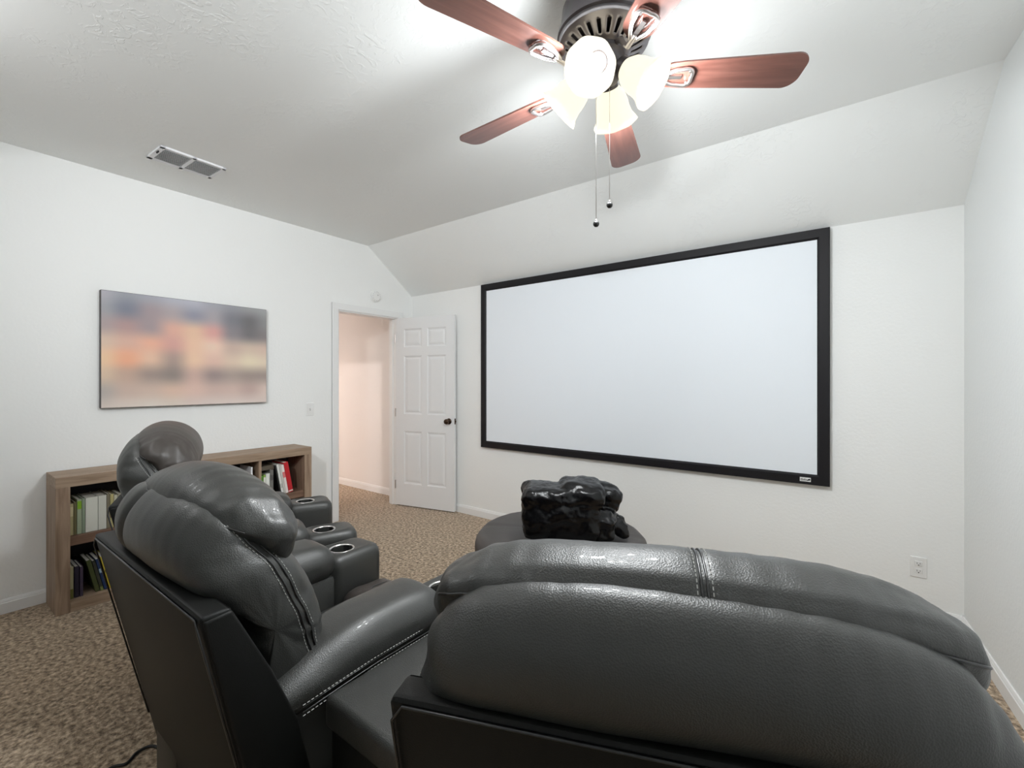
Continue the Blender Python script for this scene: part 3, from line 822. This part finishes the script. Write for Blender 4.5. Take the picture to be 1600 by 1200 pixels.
        pt = [[(xc+sx*(.1065+off*.0), y, .630-dz_+slope((y-.386)/.286)*.36) for y in [.20+.43*i/24 for i in range(25)]] for off, dz_ in ((0, 0), (0, .012))]
        for P in pt: MB().tube(P, .0020, 6).build('arm_welt', 'piping', pd, True)
        st = [[Vector((xc+sx*.1085, y, .636-k*.024+slope((y-.386)/.286)*.36)) for y in [.20+.43*i/24 for i in range(25)]] for k in (0, 1)]
        for P in st: stitches([P], .010, .006, .0011).build('stitching', 'thread', pd)
    return t

make_recliner('middle black leather recliner with rear shell facing the camera and cup holder arms', (-1.38, .33, 0), 0, 1.3,
              {'w': .665, 'xo': .022, 'fwd': .03, 'dents': [(-.30, .06, .022)]})
make_recliner('nearest black leather recliner at lower right with stitched seam across its wide headrest', (-.149, .557, 0), math.radians(21.5), 5.1,
              {'mid': .10, 'dz': -.040, 'sz': .024, 'w': .79, 'xo': -.01, 'p': 7, 'arch': .030})
make_recliner('farthest black leather recliner beside the bookcase with a raised brownish headrest', (-2.498, .573, 0), math.radians(-20.9), 9.7,
              {'w': .70, 'dents': [(0, .06, .01)], 'dz': .035, 'hm': 'leather_brown'})

# wedge consoles between the recliners
def wedge(label, pL, pR, rot, hgt):
    """pL, pR: rear left/right corners (world), front corners follow"""
    t = thing('wedge_console', label, 'console', (pL[0], pL[1], 0), 0, 'wedge consoles between the recliners')
    q = [Vector((p[0]-pL[0], p[1]-pL[1])) for p in (pL, pR, rot[0], rot[1])]   # rear L, rear R, front R, front L
    cen = sum(q, Vector((0, 0)))/4
    def poly(f): return [cen+(p-cen)*f for p in q]
    def lid(z0, z1, f, bev, name, m):
        bm = bmesh.new()
        a = [bm.verts.new((p.x, p.y, z0)) for p in poly(f)]; b = [bm.verts.new((p.x, p.y, z1)) for p in poly(f)]
        bm.faces.new(a[::-1]); bm.faces.new(b)
        for i in range(4): bm.faces.new((a[i], a[(i+1) % 4], b[(i+1) % 4], b[i]))
        bmesh.ops.recalc_face_normals(bm, faces=bm.faces[:])
        bmesh.ops.bevel(bm, geom=bm.edges[:], offset=bev, segments=4, profile=.5, affect='EDGES')
        bm.verts.index_update()
        o = link(name, [v.co.copy() for v in bm.verts], [tuple(v.index for v in f_.verts) for f_ in bm.faces], m, t, True, sharp=45); bm.free(); return o
    lid(.02, hgt-.07, .95, .008, 'body', 'leather_matte')
    lid(hgt-.075, hgt, 1.0, .016, 'lid', 'leather')
    return t
wedge('black wedge console with a flat lid between the middle and nearest recliners', (-.962, .57), (-.605, .57), ((-.875, 1.19), (-.962, 1.19)), .63)
wedge('black wedge console with a flat lid between the middle and farthest recliners', (-2.055, .60), (-1.797, .58), ((-1.797, 1.13), (-1.85, 1.13)), .60)

# power cord on the carpet
pts = [(-1.70, .62, .02), (-1.90, .56, .008), (-2.04, .545, .006), (-2.06, .50, .006), (-2.03, .46, .006), (-2.05, .42, .006), (-2.02, .34, .006), (-1.9, .2, .006), (-1.75, 0, .006)]
tag(MB().tube(catmull(pts, 60, False), .005, 8).build('power_cord', 'cord', None, True), 'thin black power cord on the carpet behind the middle recliner', 'cord')

# ================================================================ OTTOMAN + THROW
OX, OY = -1.363, 2.325
t = thing('ottoman', 'round black leather ottoman in front of the screen wall', 'ottoman', (OX, OY, 0))
def dish(R, z0, z1, er, amp, name, m, seed):
    prof = [(0, z0), (R-er*.4, z0)]
    for i in range(9):
        a = math.radians(-90+90*i/8); prof.append((R-er*.4+er*.4*math.cos(a), z0+er*.4+er*.4*math.sin(a)))
    for i in range(13):
        a = math.radians(90*i/12); prof.append((R-er+er*math.cos(a), z1-er+er*math.sin(a)))
    for r in (.8, .6, .4, .2, 0): prof.append((R*r-.0, z1+.012*(1-r*r)))
    n = 96; vs = []; fs = []
    for r, z in prof:
        for i in range(n):
            a = 2*PI*i/n; d = amp*fbm(3*math.cos(a)*r*2+seed, 3*math.sin(a)*r*2, z*6)
            if z > z1-er: 
                d2 = -.006*math.exp(-(min(abs(((a-.4) % (PI/2))), abs(PI/2-((a-.4) % (PI/2))))*max(r, .05)/.006)**2)*(1 if r > .3 else 0)
            else: d2 = 0
            vs.append(((r+d)*math.cos(a), (r+d)*math.sin(a), z+d2+d*.5))
    for j in range(len(prof)-1):
        for i in range(n): fs.append((j*n+i, j*n+(i+1) % n, (j+1)*n+(i+1) % n, (j+1)*n+i))
    return link(name, vs, fs, m, t, True)
dish(.485, .05, .33, .02, .004, 'body', 'leather_ottoman', 2)
dish(.505, .30, .455, .06, .006, 'top_cushion', 'leather_ottoman', 5)
MB().tube([(.503*math.cos(2*PI*i/80), .503*math.sin(2*PI*i/80), .325) for i in range(80)], .004, 6, closed=True).build('welt', 'piping', t, True)
for a in (45, 135, 225, 315):
    MB().lathe([(.022, 0), (.028, .055)], 14, Matrix.Translation((.38*math.cos(math.radians(a)), .38*math.sin(math.radians(a)), 0))).build('foot', 'plastic', t, True, 40)

def make_throw():
    # folded plush throw: a stack of folds plus a loose crumpled end
    b = MB()
    cx = math.cos(math.radians(30)); 
    R = Matrix.Translation((-1.262, 2.175, .484)) @ Matrix.Rotation(math.radians(34), 4, 'Z')
    bm = bmesh.new()
    def blob(x0, x1, y0, y1, z0, z1, r, amp, seed, rot=None, tw=0):
        vs, fs = soft_box(x0, x1, y0, y1, z0, z1, r, 0, seed, 22)
        out = []
        cc = Vector(((x0+x1)/2, (y0+y1)/2, (z0+z1)/2))
        for v in vs:
            d = (v-cc)
            n = amp*fbm(v.x*7+seed, v.y*7, v.z*9, 3)
            # horizontal fold creases around the sides
            n += .010*noise.noise(Vector((v.x*10+seed, v.y*10, v.z*26+6*noise.noise(v*5))))
            v = v+d.normalized()*n
            if rot is not None: v = cc+rot @ (v-cc)
            out.append(R @ v)
        b.add(out, fs)
    blob(-.22, .20, -.15, .15, .0, .275, .075, .014, 1)
    blob(-.215, .215, -.155, .13, .175, .295, .058, .016, 4)
    blob(-.02, .225, -.13, .13, .20, .318, .055, .018, 8, Matrix.Rotation(.06, 3, 'Y'))
    blob(.12, .30, -.12, .12, .0, .17, .07, .035, 12, Matrix.Rotation(-.35, 3, 'Y'))
    blob(.17, .31, .0, .16, .10, .265, .055, .035, 15, Matrix.Rotation(.5, 3, 'Y') @ Matrix.Rotation(.4, 3, 'Z'))
    blob(.25, .37, -.02, .13, .0, .12, .05, .03, 19)
    o = b.build('throw_blanket', 'fur', None, True)
    rm = o.modifiers.new('merge', 'REMESH'); rm.mode = 'VOXEL'; rm.voxel_size = .0075; rm.use_smooth_shade = True
    tx = bpy.data.textures.new('fold_noise', 'CLOUDS'); tx.noise_scale = .12; tx.noise_depth = 1
    dm = o.modifiers.new('folds', 'DISPLACE'); dm.texture = tx; dm.strength = .022; dm.mid_level = .5
    tx2 = bpy.data.textures.new('fur_noise', 'CLOUDS'); tx2.noise_scale = .02; tx2.noise_depth = 2
    dm = o.modifiers.new('tufts', 'DISPLACE'); dm.texture = tx2; dm.strength = .006; dm.mid_level = .5
    tag(o, 'shiny black plush throw folded in a heap on the round ottoman', 'blanket')
make_throw()

# ================================================================ BOOKCASE
BX0, BX1 = XL+.0145, XL+.302; BY0, BY1 = .507, 2.045; BH = .795
SH = .44      # top of the middle shelf
def make_bookcase():
    t = thing('bookcase', 'low weathered wood bookcase with open cubes along the left wall', 'bookcase', (BX0, BY0, 0))
    D = BX1-BX0; L = BY1-BY0; th = .062
    MB().bbox(0, D, 0, L, BH-th, BH, .002).build('top_board', 'oak', t)
    MB().bbox(0, D, 0, th, 0, BH-th, .002).build('side_panel', 'oak_v', t)
    MB().bbox(0, D, L-th, L, 0, BH-th, .002).build('side_panel', 'oak_v', t)
    MB().bbox(0, D-.002, th, L-th, 0, th, .002).build('bottom_board', 'oak', t)
    MB().bbox(0, D-.012, th, L-th, SH-.055, SH, .002).build('shelf', 'walnut', t)
    MB().box(.001, .008, th, L-th, th, BH-th).build('back_panel', 'case_back', t)
    w = (L-2*th)
    cols = [w*k/4+th for k in range(1, 4)]
    for c in cols:
        for z0, z1 in ((th, SH-.055), (SH, BH-th)):
            MB().bbox(.008, D-.004, c-.010, c+.010, z0, z1, .0015).build('divider', 'oak_v', t)
    return [BY0+th]+[BY0+c for c in cols]+[BY1-th]
cols = make_bookcase()

_mats = {}
def cmat(c):
    if c not in _mats: _mats[c] = mat('book_cover', srgb(*c), .5)
    return _mats[c]
def book(y, zb, th, h, d, col, label, lean=0, inset=.02, band=None, group='books in the bookcase', flat=False):
    """upright book, spine to the front; y = its lower edge nearest the camera end. lean in degrees (top towards -Y)"""
    fx = BX1-inset
    t = thing('book', label, 'book', (fx, y, zb+.0012), 0, group)
    t.rotation_euler = (math.radians(lean), 0, 0)
    if flat: t.rotation_euler = (math.radians(90), 0, 0)
    ct = .0022
    b = MB()
    b.box(-d, 0, 0, ct, 0, h); b.box(-d, 0, th-ct, th, 0, h)
    b.bbox(-.003, .001, 0, th, 0, h, .0012)
    b.build('cover', cmat(col), t)
    MB().box(-d+.005, -.003, ct, th-ct, .004, h-.004).build('pages', 'paper', t)
    if band:
        bc, z0, z1 = band
        MB().box(.0008, .0018, .001, th-.001, h*z0, h*z1).build('spine_label', cmat(bc), t)
    return t

def row(y, zb, items, group):
    for (th, h, d, col, lab, lean, band, inset) in items:
        book(y, zb, th, h, d, col, lab, lean, inset, band, group)
        y += th+.0015
    return y
# column 4 (right end), upper cube : positions follow the photograph
G = 'books in the upper right cube'
y = cols[3]+.012
row(y, SH, [
 (.022, .168, .16, (92, 150, 52), 'short green book beside the divider of the right cube', 0, ((200, 210, 90), .1, .5), .03),
 (.017, .172, .16, (150, 186, 84), 'light green book next to the green one, right cube', 0, ((235, 235, 225), .55, .9), .03),
 (.030, .178, .17, (232, 234, 228), 'white book with grey spine lines between green and grey books', 0, ((150, 160, 160), .3, .42), .03),
 (.024, .205, .19, (118, 116, 112), 'grey book standing right of the white lined book', 0, ((90, 88, 86), .6, .8), .025)], G)
y0 = cols[3]+.155; k_ = 0
for (th, h, c, lab, band) in (
 (.012, .238, (20, 20, 22), 'thin black book leaning behind the pale books, right cube', None),
 (.017, .245, (226, 226, 222), 'tall pale book, first of the leaning ones in right cube', ((190, 190, 185), .2, .35)),
 (.013, .240, (205, 202, 196), 'thin cream book between the pale and pink-white leaning books', None),
 (.021, .236, (236, 226, 222), 'off-white book with pink marks leaning on the red one', ((222, 120, 120), .55, .75)),
 (.036, .252, (190, 28, 38), 'thick red hardback leaning at the end of the right cube', ((225, 210, 205), .03, .07))):
    book(y0, SH, th, h, .19, c, lab, 10, .012, band, G); y0 += (th+.002)/math.cos(math.radians(10))
# a box file lying on top
tb = MB().bbox(-.16, 0, 0, .105, 0, .034, .002)
o = tb.build('storage_box', cmat((92, 84, 72)), None, loc=(BX1-.03, cols[3]+.012, SH+.2085)); tag(o, 'flat brown box lying on the short books in right cube', 'box')

# column 3, upper
G = 'books in the third upper cube'
yb = cols[2]+.012
third = [
 (.020, .20, .18, (40, 40, 44), 'charcoal book at the left of third cube', None),
 (.024, .21, .18, (24, 26, 40), 'navy book beside the charcoal one in third cube', None),
 (.016, .225, .18, (215, 215, 210), 'thin white spine among dark books in third cube', None),
 (.034, .19, .18, (22, 20, 22), 'thick black book in the middle of third cube', None),
 (.022, .222, .18, (222, 222, 218), 'white book with green foot left of the small cream book', ((70, 110, 60), .0, .3)),
 (.012, .18, .17, (225, 220, 205), 'small cream book in third cube', None),
 (.026, .195, .18, (60, 78, 48), 'dark green book right of small cream book', ((220, 220, 210), .6, .78)),
 (.012, .205, .18, (120, 160, 90), 'thin pale green book in third cube', None),
 (.015, .222, .18, (230, 230, 226), 'white spine directly left of the crimson book', None),
 (.022, .226, .18, (160, 30, 52), 'crimson book in third cube', ((210, 90, 110), .2, .5)),
 (.012, .205, .18, (36, 16, 20), 'thin dark maroon book right of crimson book', None),
 (.016, .20, .18, (140, 26, 48), 'smaller wine red book in third cube', None),
 (.018, .19, .18, (18, 18, 20), 'black book before the tall white spine', None),
 (.011, .250, .19, (238, 240, 242), 'tallest thin white book near divider of third cube', None)]
for th, h, d, c, lab, band in third:
    book(yb, SH, th, h, d, c, lab, 0, .02, band, G); yb += th+.0025
# column 1, upper (behind the recliners, near end)
G = 'books in the near upper cube'
yb = cols[0]+.004
for th, h, d, c, lab, band in (
 (.014, .235, .2, (170, 160, 120), 'tan book with cream spine at the near end of upper cube', ((200, 190, 150), .6, .9)),
 (.012, .245, .2, (98, 92, 60), 'thin olive brown book second in near upper cube', None),
 (.020, .26, .2, (150, 160, 135), 'sage green book with bright green top band', ((120, 160, 30), .72, .95)),
 (.013, .262, .2, (128, 140, 120), 'grey green book beside wide white binders', None),
 (.055, .262, .2, (205, 205, 195), 'widest white binder in near upper cube', None),
 (.038, .262, .2, (196, 196, 186), 'second white binder in near upper cube', None),
 (.014, .27, .2, (120, 112, 92), 'brown grey book right of the white binders', None),
 (.016, .262, .2, (170, 160, 110), 'mottled yellow book with brown marks in near upper cube', ((110, 70, 40), .3, .6)),
 (.016, .25, .2, (186, 182, 160), 'pale speckled book right of the mottled yellow book', ((90, 80, 60), .1, .3)),
 (.022, .255, .2, (150, 145, 125), 'grey beige book by first divider upper cube', None)):
    book(yb, SH, th, h*.79, d, c, lab, 0, .035, band, G); yb += th+.002
# column 1, lower
G = 'books in the near lower cube'
yb = cols[0]+.003
for th, h, d, c, lab, lean, band in (
 (.017, .215, .19, (170, 165, 130), 'cream book with olive foot at near end of lower cube', 0, ((110, 110, 50), .0, .3)),
 (.020, .21, .19, (30, 24, 44), 'dark purple book in near lower cube', 0, None),
 (.014, .20, .19, (62, 52, 72), 'faded violet thin book in near lower cube', 0, None)):
    book(yb, .0622, th, h*.88, d, c, lab, lean, .045, band, G); yb += th+.004
yb += .052
for th, h, d, c, lab, lean, band in (
 (.020, .235, .19, (58, 66, 30), 'olive green book leaning in near lower cube', 12, None),
 (.014, .225, .19, (44, 46, 36), 'dark moss book leaning after the olive one', 12, ((120, 130, 70), .0, .12)),
 (.020, .23, .19, (20, 44, 84), 'blue book with white lettering band leaning in lower cube', 12, ((150, 175, 190), .55, .68)),
 (.018, .24, .19, (190, 170, 50), 'yellow book leaning beside the blue one', 12, ((90, 80, 40), .5, .58)),
 (.014, .235, .19, (18, 40, 52), 'dark teal book leaning right of yellow book', 12, ((160, 180, 185), .0, .08)),
 (.006, .275, .19, (200, 200, 205), 'very thin tall silver book leaning in lower cube', 12, None),
 (.026, .25, .19, (62, 22, 20), 'dark red book leaning in near lower cube', 12, None),
 (.020, .245, .19, (112, 84, 50), 'tan book leaning last in near lower cube', 12, None)):
    book(yb, .0622, th, h*.88, d, c, lab, lean, .045, band, G); yb += (th+.003)/math.cos(math.radians(lean))
